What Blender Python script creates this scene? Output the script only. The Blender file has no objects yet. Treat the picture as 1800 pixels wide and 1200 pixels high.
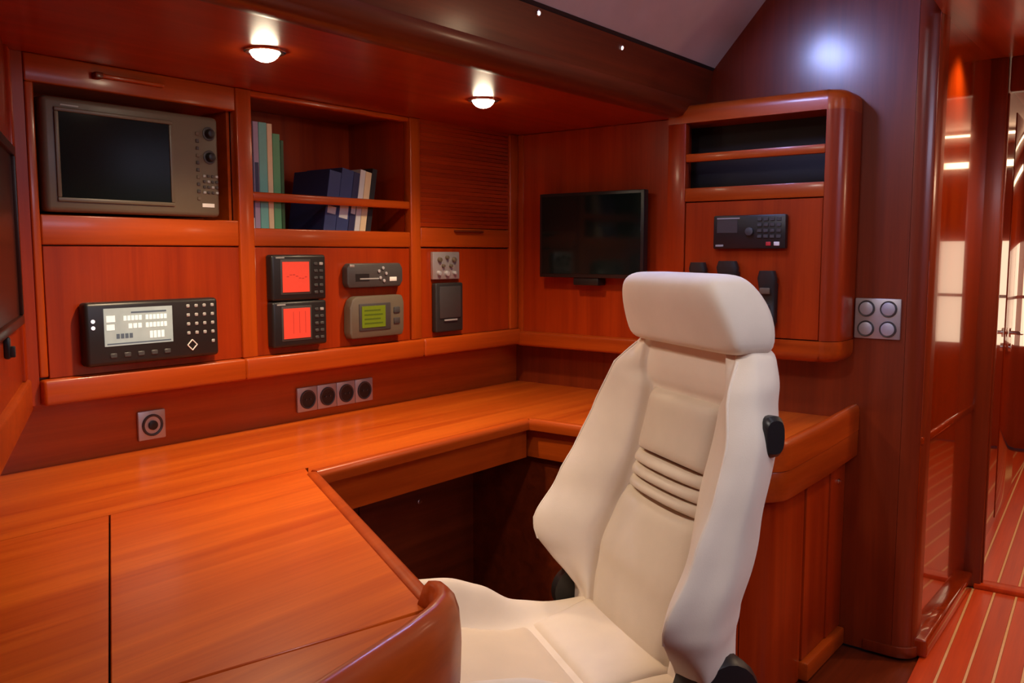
import bpy, bmesh, math, random
from mathutils import Vector, Matrix
random.seed(7)
S = bpy.context.scene
COL = S.collection
PI = math.pi
R_ = math.radians
# ------------------------------------------------------------------ camera, world, lights, exposure
YAW = R_(38.5)
PITCH = math.atan(155 / 1530)
cd = bpy.data.cameras.new('camera')
cd.sensor_width = 36
cd.lens = 36 * 1530 / 1800
cd.clip_start = 0.05
cam = bpy.data.objects.new('camera', cd)
COL.objects.link(cam)
cam.location = (0, 0, 1.28)
cam.rotation_euler = (PI / 2 - PITCH, 0, YAW - PI / 2)
S.camera = cam
wd = bpy.data.worlds.new('world')
S.world = wd
wd.use_nodes = True
wd.node_tree.nodes['Background'].inputs[0].default_value = (0.55, 0.68, 1.0, 1)
wd.node_tree.nodes['Background'].inputs[1].default_value = 0.03
S.view_settings.view_transform = 'Standard'
S.view_settings.look = 'None'
S.view_settings.gamma = 1
S.view_settings.use_curve_mapping = False
S.view_settings.exposure = 0.0


def spot(name, loc, target, energy, color, size=100, blend=.7, radius=.02):
    d = bpy.data.lights.new(name, 'SPOT')
    d.energy = energy; d.color = color; d.spot_size = R_(size); d.spot_blend = blend; d.shadow_soft_size = radius
    o = bpy.data.objects.new(name, d); COL.objects.link(o); o.location = loc
    o.rotation_euler = (Vector(target) - Vector(loc)).to_track_quat('-Z', 'Y').to_euler()
    return o


def area(name, loc, target, energy, color, sx, sy):
    d = bpy.data.lights.new(name, 'AREA')
    d.shape = 'RECTANGLE'; d.size = sx; d.size_y = sy; d.energy = energy; d.color = color
    o = bpy.data.objects.new(name, d); COL.objects.link(o); o.location = loc
    o.rotation_euler = (Vector(target) - Vector(loc)).to_track_quat('-Z', 'Y').to_euler()
    return o


WARM = (1.0, .74, .46)
SOFT = (1.0, .88, .78)
# the two halogen downlights over the chart table
spot('downlight_beam', (1.247, 1.712, 1.705), (1.247, 1.712, 0), 44, WARM, 136, 1, .028)
spot('downlight_beam', (2.042, 1.735, 1.705), (2.042, 1.735, 0), 32, WARM, 136, 1, .028)
# saloon: assumed deckhead lamps out of frame, plus a spot added for the chair
spot('saloon_fill', (0.75, -0.75, 2.20), (0.75, -0.35, 0), 23, SOFT, 150, .8, .06)
spot('saloon_fill', (2.15, -0.55, 2.20), (2.05, 0.0, 0), 8, SOFT, 150, .8, .06)
spot('saloon_fill', (0.34, 0.98, 2.18), (1.62, 0.92, 1.06), 36, SOFT, 75, 1, .06)  # added spot aimed at the chair front, no lamp fitting here
# corridor and next cabin
pl_ = bpy.data.lights.new('corridor_fill_glow', 'POINT'); pl_.energy = 4.5; pl_.color = WARM; pl_.shadow_soft_size = .05  # unseen fill added to brighten the corridor deckhead, no wall lamp here
po_ = bpy.data.objects.new('corridor_fill_glow', pl_); COL.objects.link(po_); po_.location = (3.25, -.22, 1.55)
spot('corridor_beam', (3.25, 0.05, 1.95), (3.25, 0.05, 0), 26, WARM, 150, .8, .04)
spot('corridor_beam', (3.12, 0.56, 1.96), (3.16, 0.64, 0), 16, WARM, 110, .8, .02)
spot('cabin_beam', (5.0, 0.15, 1.95), (5.0, 0.15, 0), 40, WARM, 150, .8, .05)
# added bluish fill for headlining and saloon
area('headlining_fill', (1.7, -2.1, 1.95), (1.7, 1.3, 1.9), 12, (.66, .70, 1.0), 1.3, .28)
area('overhead_fill', (0.9, -0.2, 2.21), (0.9, -0.2, 0), 9, (.80, .86, 1.0), .6, .6)


# ------------------------------------------------------------------ materials
def newmat(name):
    m = bpy.data.materials.new(name); m.use_nodes = True
    return m, m.node_tree, m.node_tree.nodes['Principled BSDF']


def rgb(r, g, b):
    f = lambda c: ((c / 255 + .055) / 1.055) ** 2.4 if c > 10 else c / 255 / 12.92
    return (f(r), f(g), f(b), 1)


def wood(name, axis, dark, light, rough=.34, coat=.22, coat_rough=.14, rot=0.0, scale=1.0, bump=.04):
    m, t, b = newmat(name)
    N = t.nodes; L = t.links
    g = N.new('ShaderNodeNewGeometry')
    mp = N.new('ShaderNodeMapping')
    sc = [22 * scale, 22 * scale, 22 * scale]
    sc[axis] = .9 * scale
    mp.inputs['Scale'].default_value = sc
    src = g.outputs['Position']
    if rot:
        r = N.new('ShaderNodeVectorRotate'); r.rotation_type = 'Z_AXIS'; r.inputs['Angle'].default_value = -rot
        L.new(src, r.inputs['Vector']); src = r.outputs[0]
    L.new(src, mp.inputs['Vector'])
    n1 = N.new('ShaderNodeTexNoise'); n1.inputs['Scale'].default_value = 1.0; n1.inputs['Detail'].default_value = 5
    n1.inputs['Distortion'].default_value = .6
    L.new(mp.outputs[0], n1.inputs['Vector'])
    n2 = N.new('ShaderNodeTexNoise'); n2.inputs['Scale'].default_value = 7.0; n2.inputs['Detail'].default_value = 3
    L.new(mp.outputs[0], n2.inputs['Vector'])
    mx = N.new('ShaderNodeMath'); mx.operation = 'MULTIPLY_ADD'; mx.inputs[1].default_value = .35
    L.new(n2.outputs['Fac'], mx.inputs[0]); L.new(n1.outputs['Fac'], mx.inputs[2])
    rp = N.new('ShaderNodeValToRGB')
    rp.color_ramp.elements[0].position = .45; rp.color_ramp.elements[0].color = dark
    rp.color_ramp.elements[1].position = .88; rp.color_ramp.elements[1].color = light
    L.new(mx.outputs[0], rp.inputs[0])
    oi = N.new('ShaderNodeObjectInfo')
    mr = N.new('ShaderNodeMapRange'); mr.inputs['To Min'].default_value = .90; mr.inputs['To Max'].default_value = 1.08
    L.new(oi.outputs['Random'], mr.inputs['Value'])
    vm = N.new('ShaderNodeVectorMath'); vm.operation = 'SCALE'
    L.new(rp.outputs[0], vm.inputs[0]); L.new(mr.outputs[0], vm.inputs['Scale'])
    L.new(vm.outputs[0], b.inputs['Base Color'])
    b.inputs['Roughness'].default_value = rough
    b.inputs['Specular IOR Level'].default_value = .36
    b.inputs['Coat Weight'].default_value = coat
    b.inputs['Coat Roughness'].default_value = coat_rough
    bp = N.new('ShaderNodeBump'); bp.inputs['Strength'].default_value = bump; bp.inputs['Distance'].default_value = .002
    L.new(n2.outputs['Fac'], bp.inputs['Height']); L.new(bp.outputs[0], b.inputs['Normal'])
    return m


def plain(name, col, rough=.5, metal=0, coat=0, emit=None, es=0, noise=.06, nscale=60, spec=.5):
    m, t, b = newmat(name)
    N = t.nodes; L = t.links
    n = N.new('ShaderNodeTexNoise'); n.inputs['Scale'].default_value = nscale
    tc = N.new('ShaderNodeTexCoord'); L.new(tc.outputs['Object'], n.inputs['Vector'])
    rp = N.new('ShaderNodeValToRGB')
    rp.color_ramp.elements[0].color = [c * (1 - noise) for c in col[:3]] + [1]
    rp.color_ramp.elements[1].color = [min(1, c * (1 + noise)) for c in col[:3]] + [1]
    L.new(n.outputs['Fac'], rp.inputs[0]); L.new(rp.outputs[0], b.inputs['Base Color'])
    b.inputs['Roughness'].default_value = rough; b.inputs['Metallic'].default_value = metal
    b.inputs['Coat Weight'].default_value = coat
    b.inputs['Specular IOR Level'].default_value = spec
    if emit:
        b.inputs['Emission Color'].default_value = emit
        b.inputs['Emission Strength'].default_value = es
    return m


def fabric(name, col, rough=.75):
    m, t, b = newmat(name)
    N = t.nodes; L = t.links
    tc = N.new('ShaderNodeTexCoord')
    n = N.new('ShaderNodeTexNoise'); n.inputs['Scale'].default_value = 9; n.inputs['Detail'].default_value = 4
    f = N.new('ShaderNodeTexNoise'); f.inputs['Scale'].default_value = 420; f.inputs['Detail'].default_value = 2
    L.new(tc.outputs['Object'], n.inputs['Vector']); L.new(tc.outputs['Object'], f.inputs['Vector'])
    rp = N.new('ShaderNodeValToRGB')
    rp.color_ramp.elements[0].position = .3; rp.color_ramp.elements[0].color = [c * .93 for c in col[:3]] + [1]
    rp.color_ramp.elements[1].position = .7; rp.color_ramp.elements[1].color = [min(1, c * 1.04) for c in col[:3]] + [1]
    L.new(n.outputs['Fac'], rp.inputs[0]); L.new(rp.outputs[0], b.inputs['Base Color'])
    b.inputs['Roughness'].default_value = rough
    b.inputs['Sheen Weight'].default_value = .25
    bp = N.new('ShaderNodeBump'); bp.inputs['Strength'].default_value = .12; bp.inputs['Distance'].default_value = .001
    L.new(f.outputs['Fac'], bp.inputs['Height']); L.new(bp.outputs[0], b.inputs['Normal'])
    return m


WD, WL = (.255, .020, .0010, 1), (.37, .036, .0018, 1)
RD, RL = (.33, .042, .0022, 1), (.47, .070, .0045, 1)
DD, DL = (.42, .052, .0035, 1), (.66, .124, .009, 1)
M = dict(
    wz=wood('wood_upright_grain', 2, WD, WL),
    wx=wood('wood_long_grain', 0, RD, RL),
    ws=wood('wood_stile', 2, RD, RL),
    wy=wood('wood_cross_grain', 1, RD, RL),
    desk=wood('wood_table_top', 0, DD, DL, rough=.33, coat=.25, coat_rough=.2, scale=.8),
    soff=wood('wood_deckhead', 0, WD, WL, rough=.35, coat=.25, coat_rough=.2),
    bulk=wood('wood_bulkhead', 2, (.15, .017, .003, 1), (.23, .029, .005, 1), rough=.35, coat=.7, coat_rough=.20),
    gloss=wood('wood_gloss_varnish', 2, WD, WL, rough=.16, coat=1.0, coat_rough=.04, bump=.0),
    dark=wood('wood_dark', 0, (.10, .014, .003, 1), (.18, .026, .005, 1)),
    teak=wood('floor_teak', 0, (.50, .038, .003, 1), (.66, .062, .004, 1), rough=.42, coat=.1, coat_rough=.2, rot=R_(4.1)),
    holly=plain('floor_holly', (.80, .42, .17, 1), .4),
    cloth=fabric('deckhead_cloth', (.56, .47, .45, 1)),
    cream=fabric('cream_suede', (.78, .68, .57, 1)),
    tan=fabric('tan_suede', (.60, .46, .31, 1)),
    seatc=fabric('cream_suede_seat', (.70, .575, .43, 1)),
    tint=plain('dark_tinted_glazing', (.030, .008, .006, 1), .32, spec=.3),
    beige=fabric('beige_suede', (.66, .56, .445, 1)),
    black=plain('black_plastic', (.012, .011, .012, 1), .38),
    satin=plain('black_satin', (.02, .018, .018, 1), .55),
    shelf_in=plain('shelf_shadow_lining', (.014, .008, .006, 1), .7),  # near-black colour paints in the shade inside the cabinet slots
    grey=plain('grey_brown_casing', (.125, .098, .068, 1), .42),
    greyd=plain('dark_grey_casing', (.052, .046, .046, 1), .45),
    glass=plain('black_glass', (.005, .010, .010, 1), .10, spec=.35),
    silver=plain('brushed_silver', (.50, .46, .45, 1), .38, metal=.55),
    steel=plain('chrome', (.8, .8, .8, 1), .16, metal=1),
    btn=plain('button_silver', (.48, .47, .50, 1), .4, metal=.3),
    key=plain('key_print', (.35, .35, .35, 1), .5),
    keyd=plain('key_dark', (.05, .05, .052, 1), .5),
    white=plain('white_print', (.8, .78, .74, 1), .5),
    red=plain('red_print', (.55, .03, .04, 1), .5),
    lcd=plain('lcd_backlit_blue', (.3, .36, .36, 1), .3, emit=(.62, .74, .70, 1), es=.22, noise=.3, nscale=25),
    lcdw=plain('lcd_bright_digits', (.8, .85, .85, 1), .3, emit=(.95, 1, .95, 1), es=.40),
    lcdd=plain('lcd_dark_text', (.05, .06, .08, 1), .3, emit=(.25, .3, .32, 1), es=.25),
    lcdr=plain('lcd_backlit_red', (.5, .05, .03, 1), .3, emit=(1, .06, .03, 1), es=.42),
    lcdr2=plain('lcd_red_trace', (.2, .02, .02, 1), .3, emit=(.75, .04, .02, 1), es=.5),
    lcdg=plain('lcd_backlit_green', (.12, .16, .01, 1), .3, emit=(.09, .12, .003, 1), es=.35),
    lcdg2=plain('lcd_green_text', (.05, .07, .01, 1), .3, emit=(.07, .09, .003, 1), es=.4),
    lamp=plain('lamp_glow', (1, .9, .7, 1), .3, emit=(1, .84, .58, 1), es=60),
    led=plain('led_glow', (1, .9, .95, 1), .3, emit=(1, .85, .85, 1), es=1.6),
    sky=plain('sky_behind_pane', (.6, .7, 1, 1), .3, emit=(.38, .48, 1, 1), es=95),
    curtain=plain('lit_curtain', (.8, .7, .55, 1), .5, emit=(1, .76, .52, 1), es=1.25),
    strip=plain('strip_lamp', (1, .8, .6, 1), .3, emit=(1, .62, .36, 1), es=7),
    bk_lav=plain('cover_lavender', (.36, .28, .42, 1), .5), bk_navy=plain('cover_navy', (.02, .025, .09, 1), .45),
    bk_teal=plain('cover_teal', (.16, .46, .42, 1), .5), bk_cream=plain('cover_cream', (.75, .58, .36, 1), .5),
    bk_green=plain('cover_green', (.10, .34, .16, 1), .5), bk_dkgreen=plain('cover_dark_green', (.02, .09, .03, 1), .5),
    bk_white=plain('cover_white', (.65, .65, .66, 1), .5), bk_blue=plain('cover_blue', (.03, .05, .17, 1), .45),
    bk_black=plain('cover_black', (.015, .015, .02, 1), .5), paper=plain('paper', (.6, .55, .45, 1), .8),
)


# ------------------------------------------------------------------ mesh helpers
class MB:
    def __init__(s, T=None):
        s.b = bmesh.new(); s.T = T

    def _add(s, verts, faces, bev=0, seg=2, smooth=False):
        vs = [s.b.verts.new(s.T @ Vector(v) if s.T else Vector(v)) for v in verts]
        fs = []
        for f in faces:
            try:
                fc = s.b.faces.new([vs[i] for i in f]); fc.smooth = smooth; fs.append(fc)
            except ValueError:
                pass
        bmesh.ops.recalc_face_normals(s.b, faces=fs)
        if bev:
            es = list({e for f in fs for e in f.edges})
            bmesh.ops.bevel(s.b, geom=es, offset=bev, segments=seg, affect='EDGES', profile=.5, clamp_overlap=True)
        return s

    def box(s, x0, x1, y0, y1, z0, z1, bev=0, seg=2):
        v = [(x0, y0, z0), (x1, y0, z0), (x1, y1, z0), (x0, y1, z0), (x0, y0, z1), (x1, y0, z1), (x1, y1, z1), (x0, y1, z1)]
        f = [(0, 3, 2, 1), (4, 5, 6, 7), (0, 1, 5, 4), (1, 2, 6, 5), (2, 3, 7, 6), (3, 0, 4, 7)]
        return s._add(v, f, bev, seg)

    def prism(s, poly, z0, z1, bev=0, seg=2):
        n = len(poly)
        v = [(x, y, z0) for x, y in poly] + [(x, y, z1) for x, y in poly]
        f = [tuple(range(n))[::-1], tuple(range(n, 2 * n))] + [(i, (i + 1) % n, n + (i + 1) % n, n + i) for i in range(n)]
        return s._add(v, f, bev, seg)

    def prism_y(s, poly, y0, y1, bev=0, seg=2):   # polygon in x,z extruded along y
        n = len(poly)
        v = [(x, y0, z) for x, z in poly] + [(x, y1, z) for x, z in poly]
        f = [tuple(range(n))[::-1], tuple(range(n, 2 * n))] + [(i, (i + 1) % n, n + (i + 1) % n, n + i) for i in range(n)]
        return s._add(v, f, bev, seg)

    def cyl(s, p0, p1, r0, r1=None, n=20, bev=0):
        r1 = r0 if r1 is None else r1
        p0, p1 = Vector(p0), Vector(p1); d = (p1 - p0).normalized()
        u = d.orthogonal().normalized(); w = d.cross(u)
        v = [p0 + (u * math.cos(2 * PI * i / n) + w * math.sin(2 * PI * i / n)) * r0 for i in range(n)]
        v += [p1 + (u * math.cos(2 * PI * i / n) + w * math.sin(2 * PI * i / n)) * r1 for i in range(n)]
        f = [tuple(range(n))[::-1], tuple(range(n, 2 * n))] + [(i, (i + 1) % n, n + (i + 1) % n, n + i) for i in range(n)]
        return s._add(v, f, bev, 2)

    def ring(s, c, ax, ro, ri, h, n=24):
        c, ax = Vector(c), Vector(ax).normalized(); u = ax.orthogonal().normalized(); w = ax.cross(u); v = []; f = []
        for k, (r, z) in enumerate(((ri, 0), (ro, 0), (ro, h * .7), ((ro * 2 + ri) / 3, h), (ri, h * .8))):
            v += [c + (u * math.cos(2 * PI * i / n) + w * math.sin(2 * PI * i / n)) * r + ax * z for i in range(n)]
        for k in range(5):
            a, b = k * n, ((k + 1) % 5) * n
            f += [(a + i, a + (i + 1) % n, b + (i + 1) % n, b + i) for i in range(n)]
        return s._add(v, f, smooth=True)

    def loft(s, loops, cap=True, smooth=True, closed=True):
        n = len(loops[0]); v = [p for l in loops for p in l]; f = []
        for k in range(len(loops) - 1):
            for i in range(n if closed else n - 1):
                j = (i + 1) % n
                f.append((k * n + i, k * n + j, (k + 1) * n + j, (k + 1) * n + i))
        if cap:
            f.append(tuple(range(n))[::-1]); f.append(tuple(range((len(loops) - 1) * n, len(loops) * n)))
        return s._add(v, f, smooth=smooth)

    def sweep(s, path, prof, smooth=True):        # path [(x,y,z)], profile [(outward, dz)], outward = right of travel
        loops = []
        for i, p in enumerate(path):
            a = Vector(path[max(i - 1, 0)][:2]); b = Vector(path[min(i + 1, len(path) - 1)][:2]); q = Vector(p[:2])
            d1 = (q - a).normalized() if i > 0 else (b - q).normalized()
            d2 = (b - q).normalized() if i < len(path) - 1 else d1
            n1 = Vector((d1.y, -d1.x)); n2 = Vector((d2.y, -d2.x)); m = (n1 + n2).normalized(); k = 1 / max(.5, m.dot(n1))
            loops.append([(p[0] + m.x * o * k, p[1] + m.y * o * k, p[2] + z) for o, z in prof])
        return s.loft(loops, smooth=smooth)


def wm(o):
    m = Matrix.Translation(o.location) @ o.rotation_euler.to_matrix().to_4x4()
    return wm(o.parent) @ m if o.parent else m


def build(name, mb, mat, parent=None, world=False, sub=0, angle=40, loc=None):
    bm = mb.b
    if parent is not None and world:
        bm.transform(wm(parent).inverted())
    off = None
    if parent is None:
        xs = [v.co for v in bm.verts]
        off = Vector(((min(c.x for c in xs) + max(c.x for c in xs)) / 2, (min(c.y for c in xs) + max(c.y for c in xs)) / 2, min(c.z for c in xs)))
        bm.transform(Matrix.Translation(-off))
    me = bpy.data.meshes.new(name)
    for f in bm.faces: f.smooth = True
    bm.to_mesh(me); bm.free()
    try:
        me.set_sharp_from_angle(angle=R_(angle))
    except Exception:
        pass
    me.materials.append(M[mat] if isinstance(mat, str) else mat)
    o = bpy.data.objects.new(name, me); COL.objects.link(o)
    if off: o.location = off
    if parent: o.parent = parent
    if sub:
        md = o.modifiers.new('sub', 'SUBSURF'); md.levels = sub; md.render_levels = sub
    return o


def thing(name, label, cat, loc=(0, 0, 0), rz=0, group=None):
    o = bpy.data.objects.new(name, None); COL.objects.link(o); o.empty_display_size = .1
    o.location = loc; o.rotation_euler = (0, 0, rz); o['label'] = label; o['category'] = cat
    if group: o['group'] = group
    return o


def tag(o, label, cat, group=None):
    o['label'] = label; o['category'] = cat
    if group: o['group'] = group
    return o


def struct(name, mb, mat, label=None, parent=None):
    o = build(name, mb, mat, parent, world=True)
    if not parent: o['kind'] = 'structure'
    if label: o['label'] = label
    if label and not parent: o['category'] = name.split('_')[0]
    return o


def dup(o, loc=None, rz=None, parent=None):
    c = o.copy(); COL.objects.link(c)
    if parent is not None: c.parent = parent
    if loc: c.location = loc
    if rz is not None: c.rotation_euler[2] = rz
    for ch in [q for q in list(bpy.data.objects) if q.parent == o]: dup(ch, parent=c)
    return c


def arc(cx, cy, r, a0, a1, n=8):
    return [(cx + r * math.cos(R_(a0 + (a1 - a0) * i / n)), cy + r * math.sin(R_(a0 + (a1 - a0) * i / n))) for i in range(n + 1)]


YA = 2.16      # face of the instrument wall
XB = 2.74      # face of the forward panelling
XK = 2.84      # bulkhead
# ------------------------------------------------------------------ large structure
fl = struct('floor', MB().box(-1.6, 6.6, -2.4, 2.6, -.06, -.012), 'dark', 'varnished teak sole laid in planks with pale inlaid strips')
CA = R_(4.1)
CM = Matrix.Translation((2.84, .61, 0)) @ Matrix.Rotation(CA, 4, 'Z')     # corridor frame
pitch = .0722
for k in range(13):
    y1 = -.046 - (k - 1) * pitch * 1.0
    y0 = y1 - pitch + .0085
    build('plank', MB(CM).box(-1.35, .79, y0, y1, -.012, 0, .0008, 1), 'teak', fl, world=True)
    build('inlay_strip', MB(CM).box(-1.35, .79, y0 - .008, y0 - .0005, -.012, -.0006), 'holly', fl, world=True)
    build('plank', MB(CM).box(.86, 3.55, y0, y1, -.012, 0, .0008, 1), 'teak', fl, world=True)
    build('inlay_strip', MB(CM).box(.86, 3.55, y0 - .008, y0 - .0005, -.012, -.0006), 'holly', fl, world=True)
# back wall behind the table top (hull side)
wb = struct('wall_back', MB().box(.05, 2.90, 2.236, 2.28, 0, 1.0), 'wx', 'dark varnished hull side strip between table top and instrument wall')
# left bulkhead: slanting
d = Vector((.89 - .621, 2.188 - 1.657, 0)).normalized()
LA = math.atan2(d.y, d.x)
LM = Matrix.Translation((.89, 2.188, 0)) @ Matrix.Rotation(LA, 4, 'Z')     # x along the wall (far = 0), y>0 away from the room
wl = struct('wall_left', MB(LM).box(-2.6, .02, .002, .05, .918, 1.80, .003), 'wz', 'slanting varnished bulkhead at the left edge')
build('bottom_rail', MB(LM).box(-2.6, .0, -.012, .05, .905, .985, .008), 'wx', wl, world=True)
build('corner_stile', MB(LM).box(-.085, .004, -.006, .05, .985, 1.74, .004), 'wz', wl, world=True)
build('recess_board', MB(LM).box(-2.6, .2, .30, .33, 0, .95), 'wx', wl, world=True)
build('recess_underside', MB(LM).box(-2.6, .2, .05, .33, .918, .94), 'wx', wl, world=True)
# low deckhead (soffit) with its fascia
SOFF = 1.740
so = struct('ceiling_soffit', MB().box(-.3, XK, 1.46, 2.5, SOFF, SOFF + .02), 'soff', 'low varnished wooden deckhead with two bright downlights')
build('edge_moulding', MB().loft([[(x, y, z) for y, z in ((1.462, SOFF + .012), (1.462, SOFF - .004), (1.43, SOFF - .007), (1.405, SOFF), (1.392, SOFF + .018), (1.388, SOFF + .052), (1.41, SOFF + .056), (1.45, SOFF + .03))] for x in (-.3, XK)]), 'dark', so, world=True)
build('fascia_board', MB().loft([[(x, y, z) for y, z in ((1.400, SOFF + .054), (1.372, 1.902), (1.40, 1.905), (1.43, SOFF + .054))] for x in (-.3, XK)], smooth=False), 'dark', so, world=True)
build('shadow_gap', MB().loft([[(x, y, z) for y, z in ((1.378, 1.900), (1.366, 1.912), (1.40, 1.916), (1.41, 1.90))] for x in (-.3, XK)], smooth=False), 'satin', so, world=True)
# sloping and flat headlining with the coachroof window let in
cl = struct('ceiling', MB().loft([[(x, y, z) for y, z in ((1.372, 1.908), (1.262, 2.030), (1.285, 2.05), (1.40, 1.93))] for x in (-1.6, XK)], smooth=False), 'cloth', 'pale cloth headlining sloping up above the wooden fascia')
for x0, x1 in ((-1.6, 1.83), (2.27, XK)):
    build('headlining_panel', MB().loft([[(x, y, z) for y, z in ((1.262, 2.030), (1.125, 2.182), (1.15, 2.20), (1.285, 2.05))] for x in (x0, x1)], smooth=False), 'cloth', cl, world=True)
build('headlining_panel', MB().loft([[(x, y, z) for y, z in ((1.125, 2.182), (1.05, 2.23), (1.05, 2.27), (1.15, 2.22))] for x in (-1.6, XK)], smooth=False), 'cloth', cl, world=True)
build('deckhead_panel', MB().box(-1.6, XK, -2.4, 1.06, 2.23, 2.27), 'cloth', cl, world=True)
wn = struct('window_1', MB().loft([[(x, y, z) for y, z in ((1.275, 2.040), (1.140, 2.192), (1.148, 2.20), (1.283, 2.048))] for x in (1.83, 2.27)], smooth=False), 'sky', 'coachroof side window with daylight behind it')
build('headlining_panel', MB().loft([[(x, y, z) for y, z in ((1.196, 2.103), (1.125, 2.182), (1.15, 2.20), (1.215, 2.13))] for x in (1.83, 2.27)], smooth=False), 'cloth', cl, world=True)
for x0, x1 in ((1.83, 1.86), (2.24, 2.27)):
    build('window_frame', MB().loft([[(x, y, z) for y, z in ((1.262, 2.030), (1.125, 2.182), (1.140, 2.195), (1.277, 2.043))] for x in (x0, x1)], smooth=False), 'dark', wn, world=True)
# forward bulkhead, column, corridor panelling
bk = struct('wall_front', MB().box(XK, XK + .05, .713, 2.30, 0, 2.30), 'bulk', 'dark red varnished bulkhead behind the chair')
col_pts = [(XK, .712)] + arc(XK + .062, .712, .062, 180, 270, 8) + [(XK + .10, .650), (XK + .10, .712)]
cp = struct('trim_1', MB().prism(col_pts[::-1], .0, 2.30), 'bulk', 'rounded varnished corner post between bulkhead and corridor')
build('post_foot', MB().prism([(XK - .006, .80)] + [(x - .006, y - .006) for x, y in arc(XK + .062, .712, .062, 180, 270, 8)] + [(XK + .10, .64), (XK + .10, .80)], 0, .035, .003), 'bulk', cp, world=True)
wc = struct('wall_corridor', MB(CM).prism([(.03, .047), (.80, -.006), (.80, .06), (.03, .09)], 0, 2.3), 'gloss', 'glossy varnished corridor panel reflecting the next cabin')
build('lower_rail', MB(CM).prism([(.03, .042), (.80, -.011), (.80, .02), (.03, .06)], .69, .712, .002), 'gloss', wc, world=True)
struct('baseboard_corridor', MB(CM).prism([(.045, .004), (.80, -.038), (.80, .03), (.045, .06)], 0, .062, .012, 3), 'gloss', 'rounded varnished baseboard along the corridor panel')
struct('ceiling_corridor', MB(CM).box(-.30, 3.7, -1.2, .044, 1.985, 2.02), 'wx', 'orange varnished corridor deckhead')
# doorway
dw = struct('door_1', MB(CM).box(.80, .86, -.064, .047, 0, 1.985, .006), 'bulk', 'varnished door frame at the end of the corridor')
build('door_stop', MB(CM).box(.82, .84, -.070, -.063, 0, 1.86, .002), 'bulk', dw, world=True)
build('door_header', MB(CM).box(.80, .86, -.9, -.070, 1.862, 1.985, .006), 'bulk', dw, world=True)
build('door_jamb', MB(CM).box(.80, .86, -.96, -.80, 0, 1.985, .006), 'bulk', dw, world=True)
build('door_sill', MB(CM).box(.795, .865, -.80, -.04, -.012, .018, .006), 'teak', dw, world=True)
# next cabin
WM2 = Matrix.Translation((3.70, .672, 0)) @ Matrix.Rotation(R_(3.15), 4, 'Z')
w2 = struct('wall_cabin', MB(WM2).box(0, 2.9, 0, .05, 0, 2.1), 'gloss', 'glossy varnished wall of the next cabin seen through the doorway')
lf = struct('door_2', MB(WM2).box(.92, 1.62, -.003, 0, .02, 1.92, .003), 'gloss', 'glossy varnished door in the next cabin with lever handle', None)
h = build('door_handle', MB(WM2).cyl((1.00, -.012, .905), (1.00, -.05, .905), .009).cyl((.985, -.05, .905), (1.15, -.05, .892), .009, n=14), 'steel', lf, world=True)
build('keyhole_rose', MB(WM2).cyl((1.00, -.012, .835), (1.00, -.022, .835), .02, n=18), 'steel', lf, world=True)
build('handle_rose', MB(WM2).cyl((1.00, -.012, .905), (1.00, -.02, .905), .022, n=18), 'steel', lf, world=True)
we = struct('wall_end', MB().box(6.5, 6.55, -1.2, 1.0, 0, 2.1), 'wz', 'end wall of the next cabin')
struct('window_2', MB().box(6.47, 6.495, -.45, .80, .68, 1.36, .004), 'curtain', 'lit curtained window at the end of the next cabin')
for q_ in (MB().box(6.455, 6.472, -.45, .80, .99, 1.01), MB().box(6.455, 6.472, .10, .12, .68, 1.36), MB().box(6.455, 6.472, .50, .515, .68, 1.36)):
    build('glazing_bar', q_, 'bulk', bpy.data.objects['window_2'], world=True)
st = thing('strip_light', 'bright strip light seen mirrored in the corridor panel, upper one', 'light', (5.75, .45, 1.97), group='strip lights in the next cabin')
build('housing', MB().box(-.03, .03, -.85, .30, .0, .014, .003), 'steel', st)
build('diffuser', MB().box(-.02, .02, -.83, .28, -.008, .0, .002), 'strip', st)
s2 = dup(st, (6.47, .45, 1.86)); s2['label'] = 'bright strip light seen mirrored in the corridor panel, lower one'
for q in s2.children: q.rotation_euler = (0, R_(90), 0)
struct('wall_corridor_far', MB(CM).box(0, 3.7, -1.0, -.95, 0, 2.1), 'wz', None)
# saloon behind the camera
struct('wall_right', MB().box(-1.6, XK, -2.42, -2.38, 0, 2.3), 'wz', None)
struct('wall_rear', MB().box(-1.64, -1.6, -2.4, 2.5, 0, 2.3), 'wz', None)
struct('wall_side', MB().box(XK, XK + .05, -2.4, -.35, 0, 2.3), 'wz', None)

# ------------------------------------------------------------------ chart table
tb = thing('chart_table', 'U-shaped varnished chart table wrapping around the cream chair', 'table', (1.2, 1.5, 0))
def Tb(n, mb, m, p=tb, **k): return build(n, mb, m, p, world=True, **k)
lx = lambda y: .89 + (y - 2.188) * d.x / d.y - .30      # behind the slanting bulkhead
T0, T1 = .722, .750
IN0, IN1, IN2, IN3 = (.945, .905), (1.323, 1.651), (2.174, 1.660), (2.196, .98)
G = .0016
sx = lambda y: .841 + (y - 1.717) * (.341 / .677)        # seam line
Tb('worktop', MB().prism([(lx(2.236), 2.236), (lx(1.717), 1.717), (sx(1.717), 1.717), (1.345, 1.717), (1.30, 1.66), (2.20, 1.683), (2.222, .95), (2.30, .875), (XK, .862), (XK, 2.236)], T0, T1), 'desk')
def front(x): return .962 + (x - .552) * (.876 - .962) / (.91 - .552)
sy = 1.0
for _ in range(30): sy = front(sx(sy))
Tb('side_board', MB().prism([(lx(1.717), 1.717 - G), (sx(1.717) - G, 1.717 - G), (sx(sy) - G, sy), (.36, front(.36)), (.30, .80), (.0, .80)], T0, T1), 'desk')

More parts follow.
